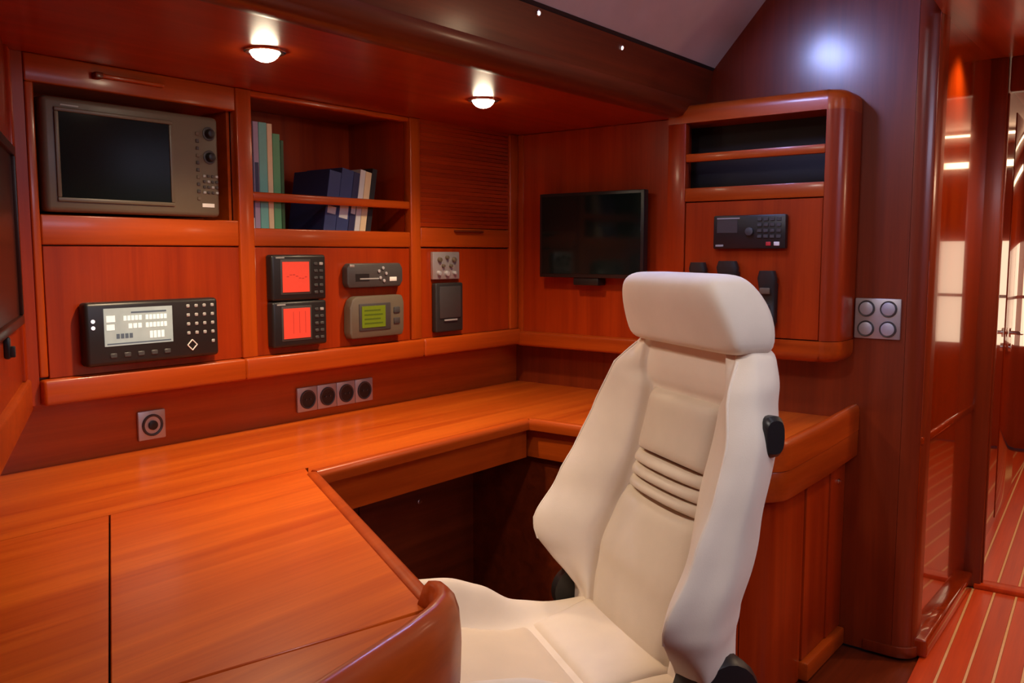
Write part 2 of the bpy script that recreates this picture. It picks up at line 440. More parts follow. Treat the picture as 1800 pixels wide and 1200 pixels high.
Tb('chart_lid', MB().prism([(sx(1.717) + G, 1.717 - G), (1.335, 1.717 - G), (1.302, 1.655), (.922, .905), (.905, .882), (sx(sy) + G, sy)], T0, T1 + .0006, .0015, 1), 'desk')
Tb('front_board', MB().prism([(sx(sy), sy - 2 * G), (.903, front(.903) - 2 * G), (.905, .85), (.85, .83), (.30, .74), (.30, sy - 2 * G)], T0, T1), 'desk')
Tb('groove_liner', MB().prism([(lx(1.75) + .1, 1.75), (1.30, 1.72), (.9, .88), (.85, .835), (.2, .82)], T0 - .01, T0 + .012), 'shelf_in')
# edge trims
LIP = [(-.028, .0), (-.024, .005), (-.006, .006), (0, .001), (.002, -.012), (0, -.030), (-.028, -.030)]
Tb('edge_trim', MB().sweep([(*IN0, T1), (*IN1, T1)], LIP), 'wx', angle=60)
Tb('edge_trim', MB().sweep([(*IN1, T1), (*IN2, T1)], LIP), 'wx', angle=60)
Tb('edge_trim', MB().sweep([(*IN2, T1), (*IN3, T1)], LIP), 'wy', angle=60)
# fiddle rail round the near end of the left arm
FP = [(-.014, 0.0), (-.016, .022), (-.012, .034), (-.003, .041), (.006, .038), (.016, .026), (.023, .004), (.026, -.03), (.024, -.088), (.0, -.088), (-.012, -.05)]
path = [(.18, .705, T1 - .006), (.45, .745, T1 - .003), (.65, .776, T1), (.78, .798, T1 + .001), (.845, .812, T1 + .003), (.880, .826, T1 + .005), (.902, .846, T1 + .006), (.912, .868, T1 + .005), (.918, .888, T1 - .002), (.922, .900, T1 - .022)]
Tb('fiddle_rail', MB().sweep(path, FP), 'wx', angle=60)
skirt = [(p[0], p[1]) for p in path]
Tb('pedestal_cabinet', MB().prism([(.16, .68)] + [(x + .018, y - .018) for x, y in [(.45, .745), (.65, .776), (.78, .798), (.845, .812), (.880, .828), (.902, .850), (.912, .872)]] + [(.93, .92), (1.285, 1.65), (1.25, 2.2), (.60, 2.2)], 0, .660, .003), 'wz')
# aprons
Tb('apron', MB().box(1.30, 2.20, 1.690, 1.712, .622, T0), 'wx')
Tb('apron', MB().box(2.215, 2.235, 1.0, 1.70, .622, T0), 'wy')
Tb('knee_panel', MB().box(1.25, 1.72, 1.96, 1.98, 0, T0 - .02, .002), 'dark')
Tb('knee_panel', MB().box(1.724, 2.30, 1.96, 1.98, 0, T0 - .02, .002), 'dark')
def latch(n, p, ax, par=tb, r=.0085):
    p = Vector(p); ax = Vector(ax)
    return Tb(n, MB().cyl(p, p + ax * .006, r, n=16, bev=.001).cyl(p + ax * .006, p + ax * .012, r * .55, n=12), 'steel', par)
latch('latch', (1.975, 1.96, .477), (0, -1, 0))
# right arm with its rounded end
oc = arc(2.32, .965, .105, 180, 262, 8)
ro = [(2.215, 1.05)] + oc + [(2.58, .846), (XK - .002, .842)]
RP = [(-.030, -.002), (-.028, .016), (-.020, .026), (-.008, .027), (.0, .020), (.003, .006), (.003, -.055), (-.030, -.055)]
Tb('fiddle_rail', MB().sweep([(x, y, T1 - .006 + max(0, (x - 2.3)) * .055) for x, y in ro], RP), 'wx', angle=60)
RP2 = [(-.03, 0), (0, 0), (.001, -.002), (.001, -.080), (-.003, -.084), (-.03, -.084)]
Tb('end_apron', MB().sweep([(x, y, T1 - .063 + max(0, (x - 2.3)) * .055) for x, y in ro], RP2), 'wx', angle=60)
Tb('end_post', MB().prism([(2.25, 1.05), (2.25, .97)] + arc(2.33, .972, .08, 180, 262, 6) + [(2.50, .886), (2.50, 1.05)], 0, .64), 'wz')
dr = Tb('locker_door', MB().box(2.506, 2.70, .880, .90, .06, .645, .003), 'wz')
Tb('locker_door', MB().box(2.704, XK - .003, .876, .90, .06, .645, .003), 'wz')
latch('latch', (2.765, .876, .560), (0, -1, 0))
Tb('kick_board', MB().box(2.50, XK - .003, .858, .90, 0, .058, .008), 'wx')
Tb('locker_side', MB().box(2.245, 2.262, 1.04, 1.96, 0, .70), 'dark')
Tb('support_block', MB().box(2.262, XK - .003, 1.05, 1.95, 0, .70), 'dark')

# ------------------------------------------------------------------ instrument wall: three cabinets side by side
zc0, zc1 = .985, 1.297
YF = 2.150
def face(o, x0, x1, z0, z1, m='wz', n='panel', y=YF + .004, dpt=.016):
    return build(n, MB().box(x0, x1, y, y + dpt, z0, z1, .0012, 1), m, o, world=True)
def rail(o, x0, x1, z0, z1, y0=YF, y1=YF + .03, bev=.004, m='wx', n='rail'):
    return build(n, MB().box(x0, x1, y0, y1, z0, z1, bev, 3), m, o, world=True)

c1 = thing('instrument_cabinet', 'left wooden instrument cabinet with open recess for the grey radar display', 'cabinet', (1.2, YF, .918))
rail(c1, .905, 1.462, 1.675, 1.7395, n='top_rail')
rail(c1, .905, .925, zc0, 1.675, m='ws', n='stile')
rail(c1, .925, 1.462, zc1 + .003, 1.372, n='middle_rail')
face(c1, .928, 1.462, zc0 - .004, zc1)
rail(c1, .905, 1.462, .918, .980, YF - .018, 2.236, .008, n='bottom_rail')
for nm, bx in (('recess_back', (.915, 1.461, 2.31, 2.32, 1.34, 1.70)), ('recess_side', (1.452, 1.461, YF + .031, 2.31, 1.34, 1.70)), ('recess_side', (.908, .924, YF + .031, 2.31, 1.34, 1.70)), ('recess_top', (.924, 1.452, YF + .031, 2.31, 1.676, 1.686)), ('recess_floor', (.924, 1.452, YF + .036, 2.31, 1.352, 1.362))):
    build(nm, MB().box(*bx), 'wx', c1, world=True)
build('batten', MB().box(1.08, 1.245, YF - .014, YF + .004, 1.706, 1.716, .003), 'wx', c1, world=True)
build('batten_hook', MB().box(1.062, 1.082, YF - .02, YF + .004, 1.702, 1.718, .003), 'dark', c1, world=True)

c2 = thing('bookcase', 'middle wooden cabinet with open bookshelf above four instruments', 'bookcase', (1.8, YF, .918))
rail(c2, 1.462, 1.512, .980, 1.7395, YF - .004, YF + .03, m='ws', n='stile')
rail(c2, 2.142, 2.190, .980, 1.7395, YF - .004, YF + .03, m='ws', n='stile')
rail(c2, 1.512, 2.142, 1.300, 1.352, n='middle_rail')
rail(c2, 1.512, 2.142, 1.430, 1.456, YF, YF + .014, .005, n='book_rail')
rail(c2, 1.512, 2.142, 1.724, 1.7395, YF + .002, n='top_rail')
face(c2, 1.515, 2.139, zc0 - .004, zc1)
rail(c2, 1.462, 2.190, .918, .980, YF - .018, 2.236, .008, n='bottom_rail')
build('shelf_board', MB().box(1.512, 2.142, YF + .03, 2.46, 1.334, 1.352), 'wx', c2, world=True)
build('shelf_back', MB().box(1.50, 2.15, 2.46, 2.475, 1.33, 1.7395), 'wz', c2, world=True)
for x0_ in (1.500, 2.142): build('shelf_side', MB().box(x0_, x0_ + .012, YF + .03, 2.46, 1.33, 1.7395), 'wz', c2, world=True)

c3 = thing('tambour_cabinet', 'right wooden cabinet with slatted tambour shutter beside the corner', 'cabinet', (2.45, YF, .918))
k = 0
z = 1.372
while z < 1.735:
    build('slat', MB().box(2.194, 2.685, YF + .004, YF + .012, z + .0002, z + .0146, .0012, 1), 'soff', c3, world=True); z += .0148; k += 1
build('tambour_backing', MB().box(2.19, 2.69, YF + .012, YF + .02, 1.36, 1.7395), 'wx', c3, world=True)
rail(c3, 2.194, 2.685, 1.302, 1.370, YF + .001, n='lock_rail')
build('finger_pull', MB().box(2.365, 2.520, YF - .012, YF + .004, 1.356, 1.364, .003), 'dark', c3, world=True)
face(c3, 2.194, 2.685, zc0 - .004, zc1)
rail(c3, 2.688, XB - .001, .980, 1.7395, YF - .003, YF + .03, m='ws', n='stile')
rail(c3, 2.190, XB - .001, .918, .980, YF - .018, 2.236, .008, n='bottom_rail')

for cab, xa, xb in ((c1, .906, 1.461), (c2, 1.463, 2.189), (c3, 2.191, XB - .001)):
    build('backing_board', MB().box(xa, xb, YF + .021, YF + .035, .975, 1.350), 'dark', cab, world=True)
struct('trim_2', MB().box(.80, .904, YF + .004, 2.40, .92, 1.7395), 'wz', 'narrow corner post between slanting bulkhead and instrument cabinet')
# dark framed panel on the slanting bulkhead
fp = thing('framed_panel', 'dark glazed framed panel on the slanting left bulkhead', 'panel', (.76, 1.94, 1.12))
build('frame', MB(LM).box(-.75, -.165, -.016, .001, 1.125, 1.145, .003).box(-.75, -.165, -.016, .001, 1.49, 1.51, .003).box(-.178, -.165, -.016, .001, 1.145, 1.49, .003).box(-.75, -.735, -.016, .001, 1.145, 1.49, .003), 'tint', fp, world=True)
build('glazing', MB(LM).box(-.735, -.178, -.008, .001, 1.145, 1.49), 'tint', fp, world=True)
ck = thing('catch', 'small black catch below the dark framed panel at left', 'latch', (.70, 1.81, 1.07))
build('plate', MB(LM).box(-.425, -.408, -.010, .0015, 1.075, 1.118, .004), 'black', ck, world=True)
build('lever', MB(LM).box(-.421, -.412, -.018, -.008, 1.078, 1.100, .002), 'satin', ck, world=True)

# ------------------------------------------------------------------ forward panelling
fw = thing('screen_panel', 'wooden wall panel carrying the flat black television', 'panel', (XB, 1.8, .915))
build('panel', MB().box(XB, XK, 1.462, YA - .012, .962, 1.7395, .002, 1), 'wz', fw, world=True)
build('stile', MB().box(XB - .004, XB + .02, YA - .04, YA - .0125, .97, 1.7395, .003), 'ws', fw, world=True)
build('bottom_rail', MB().box(XB - .012, XK, 1.455, YA - .012, .912, .972, .012, 4), 'wy', fw, world=True)

XC = 2.685
cc = thing('radio_cabinet', 'rounded wooden cabinet with two slot shelves and radio behind the chair', 'cabinet', (XC, 1.17, .945))
YL, YR = 1.458, .868
def prof(r, ins=0):   # plan outline with the free front corner rounded
    return [(XK - .001, YL), (XC + ins, YL), (XC + ins, YR + r)] + [(x, y) for x, y in arc(XC + ins + r, YR + ins + r, r, 180, 270, 8)] + [(XK - .001, YR + ins)]
def Cc(n, mb, m, **k): return build(n, mb, m, cc, world=True, **k)
# rounded side post, top and bottom built as full-depth members round the openings
sidep = [(XK - .001, .925), (XC, .925), (XC, YR + .055)] + arc(XC + .055, YR + .055, .055, 180, 270, 8) + [(XK - .001, YR)]
Cc('side_post', MB().prism(sidep[::-1], 1.01, 1.712, 0), 'wz')
def cap(z0, z1, up):
    loops = []
    for i in range(7):
        a = i / 6 * PI / 2; r = .034
        ins = r * (1 - math.cos(a)) if up else r * (1 - math.sin(a) if False else 1 - math.cos(a))
        zz = (z1 - r + r * math.sin(a)) if up else (z0 + r - r * math.sin(a))
        loops.append([(x, y, zz) for x, y in prof(.055, ins)])
    base = [(x, y, z0 if up else z1) for x, y in prof(.055, 0)]
    return MB().loft([base] + loops)
Cc('top_cap', cap(1.712, 1.775, True), 'wy')
Cc('bottom_cap', cap(.940, 1.008, False), 'wy')
Cc('left_stile', MB().box(XC, XC + .03, 1.392, YL, 1.01, 1.712, .003), 'wz')
Cc('left_side', MB().box(XC + .03, XK - .001, 1.44, YL, 1.01, 1.712), 'wz')
Cc('slot_rail', MB().box(XC, XC + .018, .925, 1.392, 1.583, 1.610, .004), 'wy')
Cc('middle_rail', MB().box(XC, XC + .02, .925, 1.392, 1.452, 1.497, .003), 'wy')
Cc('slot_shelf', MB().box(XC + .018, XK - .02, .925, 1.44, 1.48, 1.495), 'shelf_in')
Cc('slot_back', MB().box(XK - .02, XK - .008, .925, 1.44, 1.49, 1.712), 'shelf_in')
Cc('device_panel', MB().box(XC + .004, XC + .02, .928, 1.389, 1.011, 1.449, .0015, 1), 'wz')
Cc('carcass', MB().box(XC + .03, XK - .001, .925, 1.44, 1.01, 1.47), 'dark')

# ------------------------------------------------------------------ television
RB = -PI / 2
tv = thing('television', 'slim flat black television on the forward wooden panel', 'television', (XB, 1.770, 1.19), RB)
build('casing', MB().box(-.226, .226, -.062, -.030, 0, .312, .004), 'black', tv)
build('screen', MB().box(-.214, .214, -.0635, -.0622, .014, .300, .0004, 1), 'glass', tv)
build('wall_bracket', MB().box(-.08, .08, -.030, -.0015, .09, .22, .004), 'satin', tv)
build('cable_box', MB().box(-.075, .035, -.055, -.0015, -.028, .002, .004), 'black', tv)

# ------------------------------------------------------------------ switch plate on the bulkhead
sw = thing('switch_plate', 'square silver plate of four round push buttons on the bulkhead', 'switch', (XK, .795, 1.013), RB)
build('plate', MB().box(-.069, .069, -.010, -.0005, 0, .127, .004), 'silver', sw)
for i, (a, b) in enumerate(((-.033, .095), (.033, .095), (-.033, .032), (.033, .032))):
    bt = build('button', MB().cyl((a, -.010, b), (a, -.017, b), .0205, n=28, bev=.002), 'btn', sw)
    build('button_ring', MB().ring((a, -.010, b), (0, -1, 0), .0255, .0212, .004), 'greyd', sw)

# ------------------------------------------------------------------ radio and handsets on the radio cabinet
XD = XC + .004
def rb(y, z): return (XD, y, z)
ra = thing('vhf_radio', 'black radio with keypad and small grey display behind the chair headrest', 'radio', rb(1.155, 1.294), RB)
build('body', MB().box(-.122, .122, -.022, -.0005, 0, .108, .005), 'black', ra)
build('display', MB().box(-.108, -.038, -.0232, -.022, .052, .094), 'greyd', ra)
build('display_bar', MB().box(-.108, -.030, -.0238, -.0225, .096, .100), 'key', ra)
build('maker_mark', MB().box(-.112, -.085, -.0232, -.022, .008, .014), 'key', ra)
build('key', MB().box(.060, .076, -.026, -.022, .010, .022, .001), 'red', ra)
build('key', MB().box(.086, .104, -.026, -.022, .010, .022, .001), 'white', ra)
for i in range(4):
    for j in range(4):
        build('key', MB().box(.030 + i * .021, .045 + i * .021, -.0255, -.022, .034 + j * .018, .045 + j * .018, .001, 1), 'keyd', ra)
build('dial', MB().cyl((.005, -.022, .055), (.005, -.032, .055), .013, n=18, bev=.001), 'keyd', ra)

def handset(loc, lab, h=.19, w=.062):
    o = thing('handset', lab, 'phone', loc, RB, 'handsets hanging on the radio cabinet')
    q = MB()
    loops = []
    for i in range(9):
        t = i / 8; ww = w / 2 * (1.0 - .22 * math.sin(PI * t) ** 2 - (.25 if i in (0, 8) else 0)); dd = .030 + .008 * math.cos(2 * PI * t)
        zz = h * (t if 0 < i < 8 else (0.0 if i == 0 else 1.0))
        loops.append([(ww * math.copysign(abs(math.cos(a)) ** .5, math.cos(a)), -.010 - dd / 2 - dd / 2 * math.copysign(abs(math.sin(a)) ** .6, math.sin(a)), zz) for a in [2 * PI * k / 16 for k in range(16)]])
    q.loft(loops)
    build('body', q, 'satin', o)
    build('cradle', MB().box(-w * .42, w * .42, -.018, -.0005, h * .12, h * .8, .004), 'black', o)
    build('display', MB().box(-w * .27, w * .27, -.050, -.044, h * .62, h * .72, .001), 'grey', o)
    for j in range(3):
        for i in range(3):
            build('key', MB().box(-.014 + i * .011, -.007 + i * .011, -.0475, -.042, h * .22 + j * .017, h * .22 + .009 + j * .017, .001, 1), 'keyd', o)
    return o
handset(rb(1.085, 1.035), 'tall black handset hanging right of the chair headrest')
handset(rb(1.220, 1.085), 'black handset half hidden behind the top of the headrest', .17, .075)
handset(rb(1.325, 1.085), 'black handset farthest left, mostly hidden behind the headrest', .165, .062)

# ------------------------------------------------------------------ radar display in the left recess
rd = thing('radar_display', 'large grey brown radar display in the upper left recess', 'screen', (1.163, YF, 1.378))
rw, rh = .462, .268
rx = -rw / 2
build('casing', MB().box(rx, rw / 2, -.018, .10, 0, rh, .012, 3), 'grey', rd)
sx0, sx1, sz0, sz1 = rx + .036, rx + .315, .034, rh - .034
bz = MB()
for a in ((sx0 - .010, sx1 + .010, sz0 - .010, sz0), (sx0 - .010, sx1 + .010, sz1, sz1 + .010), (sx0 - .010, sx0, sz0, sz1), (sx1, sx1 + .010, sz0, sz1)):
    bz.box(a[0], a[1], -.023, -.017, a[2], a[3], .0025)
build('screen_bezel', bz, 'grey', rd)
build('screen', MB().box(sx0, sx1, -.0195, -.017, sz0, sz1), 'glass', rd)
for zz in (.222, .160):
    kb = build('knob', MB().cyl((rw / 2 - .030, -.018, zz), (rw / 2 - .030, -.034, zz), .0125, .0105, n=22, bev=.0015), 'black', rd)
    build('knob_rim', MB().ring((rw / 2 - .030, -.018, zz), (0, -1, 0), .0185, .0135, .003), 'greyd', rd)
for j in range(10):
    build('key', MB().box(rw / 2 - .070, rw / 2 - .061, -.021, -.017, .044 + j * .019, .053 + j * .019, .001, 1), 'greyd' if j % 3 else 'grey', rd)
for i in range(4):
    for j in range(4):
        build('key', MB().box(rw / 2 - .052 + i * .0125, rw / 2 - .044 + i * .0125, -.021, -.017, .062 + j * .0145, .069 + j * .0145, .001, 1), 'greyd' if (i + j) % 3 else 'key', rd)
build('maker_label', MB().box(rw / 2 - .056, rw / 2 - .020, -.0192, -.0175, .026, .036), 'white', rd)
build('model_mark', MB().box(rx + .042, rx + .085, -.0192, -.0175, rh - .020, rh - .0165), 'key', rd)

# ------------------------------------------------------------------ fishfinder-like navigator, lower left
nv = thing('navigation_unit', 'wide black navigation unit with pale lit display and number keys', 'instrument', (1.183, YF, 1.002))
nw = .364
build('body', MB().box(-nw / 2, nw / 2, -.034, .0035, 0, .158, .010, 3), 'black', nv)
x0 = -nw / 2 + .045
build('display', MB().box(x0, x0 + .182, -.0352, -.033, .048, .142), 'lcd', nv)
for (a, b_, c_, d_, m_) in ((.07, .165, .128, .132, 'lcdd'), (.006, .028, .108, .124, 'lcdw'), (.050, .100, .110, .122, 'lcdw'), (.108, .168, .110, .122, 'lcdw'),
                            (.006, .026, .088, .102, 'lcdw'), (.062, .100, .090, .102, 'lcdw'), (.108, .168, .090, .102, 'lcdw'), (.030, .075, .066, .078, 'lcdd'), (.118, .160, .062, .080, 'lcdw'), (.006, .176, .052, .055, 'lcdd')):
    n_ = 1 if b_ - a < .03 or c_ < .06 or c_ > .125 else int((b_ - a) / .010)
    w_ = (b_ - a) / n_
    q = MB()
    for i in range(n_): q.box(x0 + a + i * w_, x0 + a + i * w_ + w_ * (.75 if n_ > 1 else 1), -.0358, -.0350, c_, d_)
    build('display_text', q, m_, nv)
for i in range(4):
    for j in range(4):
        build('key', MB().box(nw / 2 - .096 + i * .024, nw / 2 - .086 + i * .024, -.0365, -.033, .062 + j * .024, .071 + j * .024, .002, 1), 'key', nv)
build('key', MB().box(nw / 2 - .024, nw / 2 - .014, -.0365, -.033, .036, .045, .002, 1), 'key', nv)
dm = MB()
cxn, czn = nw / 2 - .082, .034
for a_ in range(4):
    t0, t1 = a_ * PI / 2, (a_ + 1) * PI / 2
    p0 = (cxn + .014 * math.cos(t0), -.035, czn + .014 * math.sin(t0)); p1 = (cxn + .014 * math.cos(t1), -.035, czn + .014 * math.sin(t1))
    dm.cyl(p0, p1, .0016, n=6)
build('cursor_pad', dm, 'white', nv)
for i in range(5):
    build('soft_key', MB().box(x0 + .012 + i * .036, x0 + .030 + i * .036, -.0365, -.033, .018, .030, .002, 1), 'keyd', nv)
for zz in (.112, .096):
    build('indicator', MB().cyl((-nw / 2 + .018, -.034, zz), (-nw / 2 + .018, -.0362, zz), .0045, n=12), 'led', nv)

# ------------------------------------------------------------------ two square red-lit instruments
def red_unit(z, lab, trace):
    o = thing('red_display', lab, 'instrument', (1.648, YF, z), group='square black instruments with red screens')
    build('body', MB().box(-.100, .100, -.028, .0035, 0, .136, .008, 3), 'black', o)
    build('bezel', MB().box(-.070, .040, -.0295, -.027, .018, .122, .003), 'greyd', o)
    build('screen', MB().box(-.064, .033, -.0312, -.029, .025, .115), 'lcdr', o)
    q = MB()
    if trace == 0:
        for i in range(7): q.box(-.050 + i * .011, -.042 + i * .011, -.0317, -.0311, .070 + .006 * math.sin(i), .0725 + .006 * math.sin(i))
    else:
        for i in range(3): q.box(-.030 + i * .022, -.0285 + i * .022, -.0317, -.0311, .04, .105)
    build('screen_trace', q, 'lcdr2', o)
    for j in range(5):
        for i in range(2):
            build('key', MB().box(.053 + i * .020, .067 + i * .020, -.0305, -.027, .018 + j * .0215, .027 + j * .0215, .0015, 1), 'keyd' if (i, j) != (1, 4) else 'key', o)
    build('maker_mark', MB().box(-.085, -.055, -.0287, -.0275, .125, .129), 'key', o)
    return o
red_unit(1.140, 'upper square black instrument with plain red lit screen', 0)
red_unit(1.002, 'lower square black instrument with red lit screen, right above table', 1)

# autopilot head
ap = thing('autopilot_head', 'low dark grey control head with small buttons above the green display', 'instrument', (1.958, YF, 1.170))
build('body', MB().prism_y([(-.115, 0), (.110, 0), (.122, .018), (.122, .060), (.110, .078), (-.108, .078), (-.122, .064), (-.122, .014)], -.024, .0035, .005), 'greyd', ap)
build('badge', MB().box(-.112, -.092, -.0255, -.0235, .066, .074, .001), 'silver', ap)
build('display', MB().box(-.088, -.030, -.0248, -.0235, .020, .044), 'black', ap)
build('button_strip', MB().box(-.070, .020, -.0255, -.0235, .026, .030), 'key', ap)
for (a, b_) in ((.012, .052), (.030, .062), (.044, .044), (.018, .030), (.034, .020)):
    build('button', MB().cyl((a, -.024, b_), (a, -.028, b_), .0055, n=12, bev=.001), 'btn', ap)
build('label_plate', MB().box(.060, .092, -.0255, -.0235, .018, .032, .001), 'white', ap)

gr = thing('green_display', 'grey instrument with green lit display below the low control head', 'instrument', (1.958, YF, 1.006))
build('body', MB().prism_y([(-.112, 0), (.112, 0), (.120, .020), (.122, .110), (.112, .136), (-.090, .136), (-.108, .126), (-.118, .100), (-.120, .02)], -.030, .0035, .007), 'grey', gr)
build('bezel', MB().box(-.082, .056, -.033, -.029, .024, .112, .003), 'greyd', gr)
build('screen', MB().box(-.072, .030, -.0345, -.0325, .034, .104), 'lcdg', gr)
q = MB()
for j in range(4): q.box(-.062, .018 - .01 * (j % 2), -.0349, -.0344, .045 + j * .014, .050 + j * .014)
build('screen_text', q, 'lcdg2', gr)
for j in range(2): build('button', MB().box(.070, .098, -.034, -.029, .040 + j * .036, .060 + j * .036, .003), 'greyd' if j == 0 else 'keyd', gr)

# silver plate with switches, black panel below
kp = thing('knob_plate', 'small square silver plate of tiny knobs above the black rectangle', 'switch', (2.312, YF, 1.187))
build('plate', MB().box(-.070, .070, -.010, .0035, 0, .098, .003), 'silver', kp)
for (a, b_, r_) in ((-.038, .070, .010), (0, .078, .008), (.038, .070, .010), (-.020, .048, .007), (.020, .048, .007), (-.042, .022, .010), (0, .020, .011), (.040, .022, .008)):
    build('knob', MB().cyl((a, -.010, b_), (a, -.020, b_), r_, r_ * .8, n=14, bev=.001), 'btn' if b_ < .03 else 'grey', kp)
bp_ = thing('breaker_panel', 'black upright rectangular panel below the small silver plate', 'panel', (2.318, YF, .998))
build('body', MB().box(-.072, .072, -.020, .0035, 0, .176, .006, 3), 'satin', bp_)
build('cover', MB().box(-.056, .056, -.024, -.019, .050, .164, .003), 'greyd', bp_)
build('slot', MB().box(-.034, .034, -.0255, -.0235, .040, .046, .0005), 'key', bp_)

# ------------------------------------------------------------------ sockets in the hull-side strip
YS = 2.236
def socket(par, cx, dark=True):
    build('plate', MB().box(cx - .0395, cx + .0395, -.010, -.0005, 0, .0785, .003), 'silver', par)
    build('well', MB().cyl((cx, -.0104, .039), (cx, -.0125, .039), .026, n=28), 'black', par)
    build('well_ring', MB().ring((cx, -.010, .039), (0, -1, 0), .0305, .0255, .005), 'greyd', par)
    build('pin', MB().cyl((cx - .009, -.0125, .039), (cx - .009, -.015, .039), .003, n=8).cyl((cx + .009, -.0125, .039), (cx + .009, -.015, .039), .003, n=8), 'keyd', par)
ss = thing('socket_strip', 'row of four round silver sockets above the table', 'socket', (1.868, YS, .776))
for i in range(4): socket(ss, -.120 + i * .080)
s1 = thing('wall_socket', 'single square silver socket with round ring at left', 'socket', (1.221, YS, .774))
build('plate', MB().box(-.0395, .0395, -.010, -.0005, 0, .080, .003), 'silver', s1)
build('well_ring', MB().ring((0, -.010, .040), (0, -1, 0), .030, .024, .006), 'greyd', s1)
build('well_face', MB().cyl((0, -.010, .040), (0, -.012, .040), .0235, n=28), 'silver', s1)
build('jack', MB().cyl((0, -.012, .040), (0, -.018, .040), .013, n=20, bev=.001), 'black', s1)

# ------------------------------------------------------------------ books
def book(x, w, h, dpt, cover, lab, lean=0.0, grp='books standing upright at the left of the shelf', y=2.180, band=None, z=1.3525):
    o = thing('book', lab, 'book', (x, y, z), 0, grp)
    o.rotation_euler = (0, lean, 0)
    q = MB()
    q.box(0, w, 0, .004, 0, h, .001, 1).box(0, .002, .003, dpt, 0, h).box(w - .002, w, .003, dpt, 0, h)
    build('cover', q, cover, o)
    build('pages', MB().box(.0022, w - .0022, .0042, dpt - .004, .003, h - .004), 'paper', o)
    if band: build('spine_label', MB().box(.15 * w, .85 * w, -.0008, .0005, band[0] * h, band[1] * h), band[2], o)
    return o
G2 = 'binders and books leaning at the right of the shelf'
book(1.526, .012, .215, .16, 'bk_navy', 'thin navy book at the far left end of the shelf', band=(.0, .14, 'bk_white'))
book(1.539, .018, .307, .20, 'bk_lav', 'tall lavender book between navy and teal books', band=(.30, .62, 'bk_navy'))
book(1.558, .028, .307, .20, 'bk_teal', 'tall teal book, widest of the upright group')
book(1.587, .018, .306, .20, 'bk_cream', 'tall cream coloured book right of the teal one')
book(1.606, .026, .279, .20, 'bk_green', 'mid green book right of the cream one')
book(1.633, .012, .262, .20, 'bk_dkgreen', 'thin dark green book, last of the upright group')
LN = .17
xs = 1.800
for (w, h_, c_, lab, bd) in ((.048, .195, 'bk_blue', 'dark blue binder leaning, leftmost of the leaning group', (.30, .42, 'bk_white')),
                            (.050, .205, 'bk_blue', 'thick blue binder with white spine label, second of leaning group', (.22, .50, 'bk_white')),
                            (.026, .195, 'bk_navy', 'slim navy book leaning with white band', (.30, .55, 'bk_white')),
                            (.022, .205, 'bk_white', 'slim white book leaning between navy and cream ones', None),
                            (.026, .200, 'bk_cream', 'cream book leaning at the right', None),
                            (.022, .212, 'bk_black', 'black book leaning, last on the right', None)):
    ln = LN
    book(xs, w, h_, .18, c_, lab, ln, G2, 2.195, bd)
    xs += (w + .0008) / math.cos(ln)

# ------------------------------------------------------------------ lamps and small deckhead fittings
def downlight(x, y, z, lab, r=.035):
    o = thing('downlight', lab, 'light', (x, y, z), 0, 'halogen downlights in the low deckhead')
    build('trim_ring', MB().ring((0, 0, 0), (0, 0, -1), r * 1.35, r, .006), 'steel', o)
    build('bulb', MB().loft([[(r * .96 * math.cos(t) * math.cos(a), r * .96 * math.cos(t) * math.sin(a), -.026 * math.sin(t)) for a in [2 * PI * i / 24 for i in range(24)]] for t in (0, .3, .6, .9, 1.2, 1.45)]), 'lamp', o)
    return o
downlight(1.247, 1.712, SOFF, 'bright downlight above the bookshelf, left of the two')
downlight(2.042, 1.735, SOFF, 'bright downlight near the corner, right of the two')
def stud(p, ax, lab):
    o = thing('indicator_light', lab, 'light', p, 0, 'tiny pin lights on the fascia')
    ax = Vector(ax).normalized()
    build('rim', MB().ring((0, 0, 0), ax, .0085, .0055, .003), 'steel', o)
    build('lens', MB().cyl((0, 0, 0), ax * .003, .0055, n=12), 'led', o)
stud((1.836, 1.3745, 1.889), (0, -1, -.26), 'tiny pin light on the dark fascia, nearer the top edge')
stud((2.245, 1.3765, 1.876), (0, -1, -.26), 'tiny pin light on the dark fascia, farther right')
pc = CM @ Vector((.30, .042, 1.80))
stud(CM @ Vector((.075, .0465, 1.838)), (CM.to_3x3() @ Vector((0, -1, 0))), 'tiny pin light high on the corridor panel beside the post')

# ------------------------------------------------------------------ chair
CHA = R_(57.7) 
ch = thing('helm_chair', 'cream suede bucket chair with headrest standing inside the chart table', 'chair', (1.432, .868, 0), CHA)
# local frame: +x lateral (chair's right, far side), +y forward, z up
def interp(tab, t):
    if t <= tab[0][0]: return tab[0][1]
    for (a, b_), (c_, d_) in zip(tab, tab[1:]):
        if t <= c_:
            s = (t - a) / (c_ - a); s = s * s * (3 - 2 * s) * .5 + s * .5
            return b_ + (d_ - b_) * s
    return tab[-1][1]
def cat(P, n):
    out = []
    for i in range(len(P) - 1):
        p0 = P[i - 1] if i else (2 * P[0][0] - P[1][0], 2 * P[0][1] - P[1][1]); p1, p2 = P[i], P[i + 1]
        p3 = P[i + 2] if i + 2 < len(P) else (2 * P[-1][0] - P[-2][0], 2 * P[-1][1] - P[-2][1])
        for k in range(n):
            t = k / n
            out.append(tuple(.5 * (2 * b_ + (c_ - a) * t + (2 * a - 5 * b_ + 4 * c_ - d_) * t * t + (3 * b_ - a - 3 * c_ + d_) * t ** 3) for a, b_, c_, d_ in zip(p0, p1, p2, p3)))
    out.append(P[-1])
    return out
base = lambda z: interp([(.48, .000), (.54, -.013), (.65, -.036), (.78, -.078), (1.0, -.127), (1.12, -.150)], z)
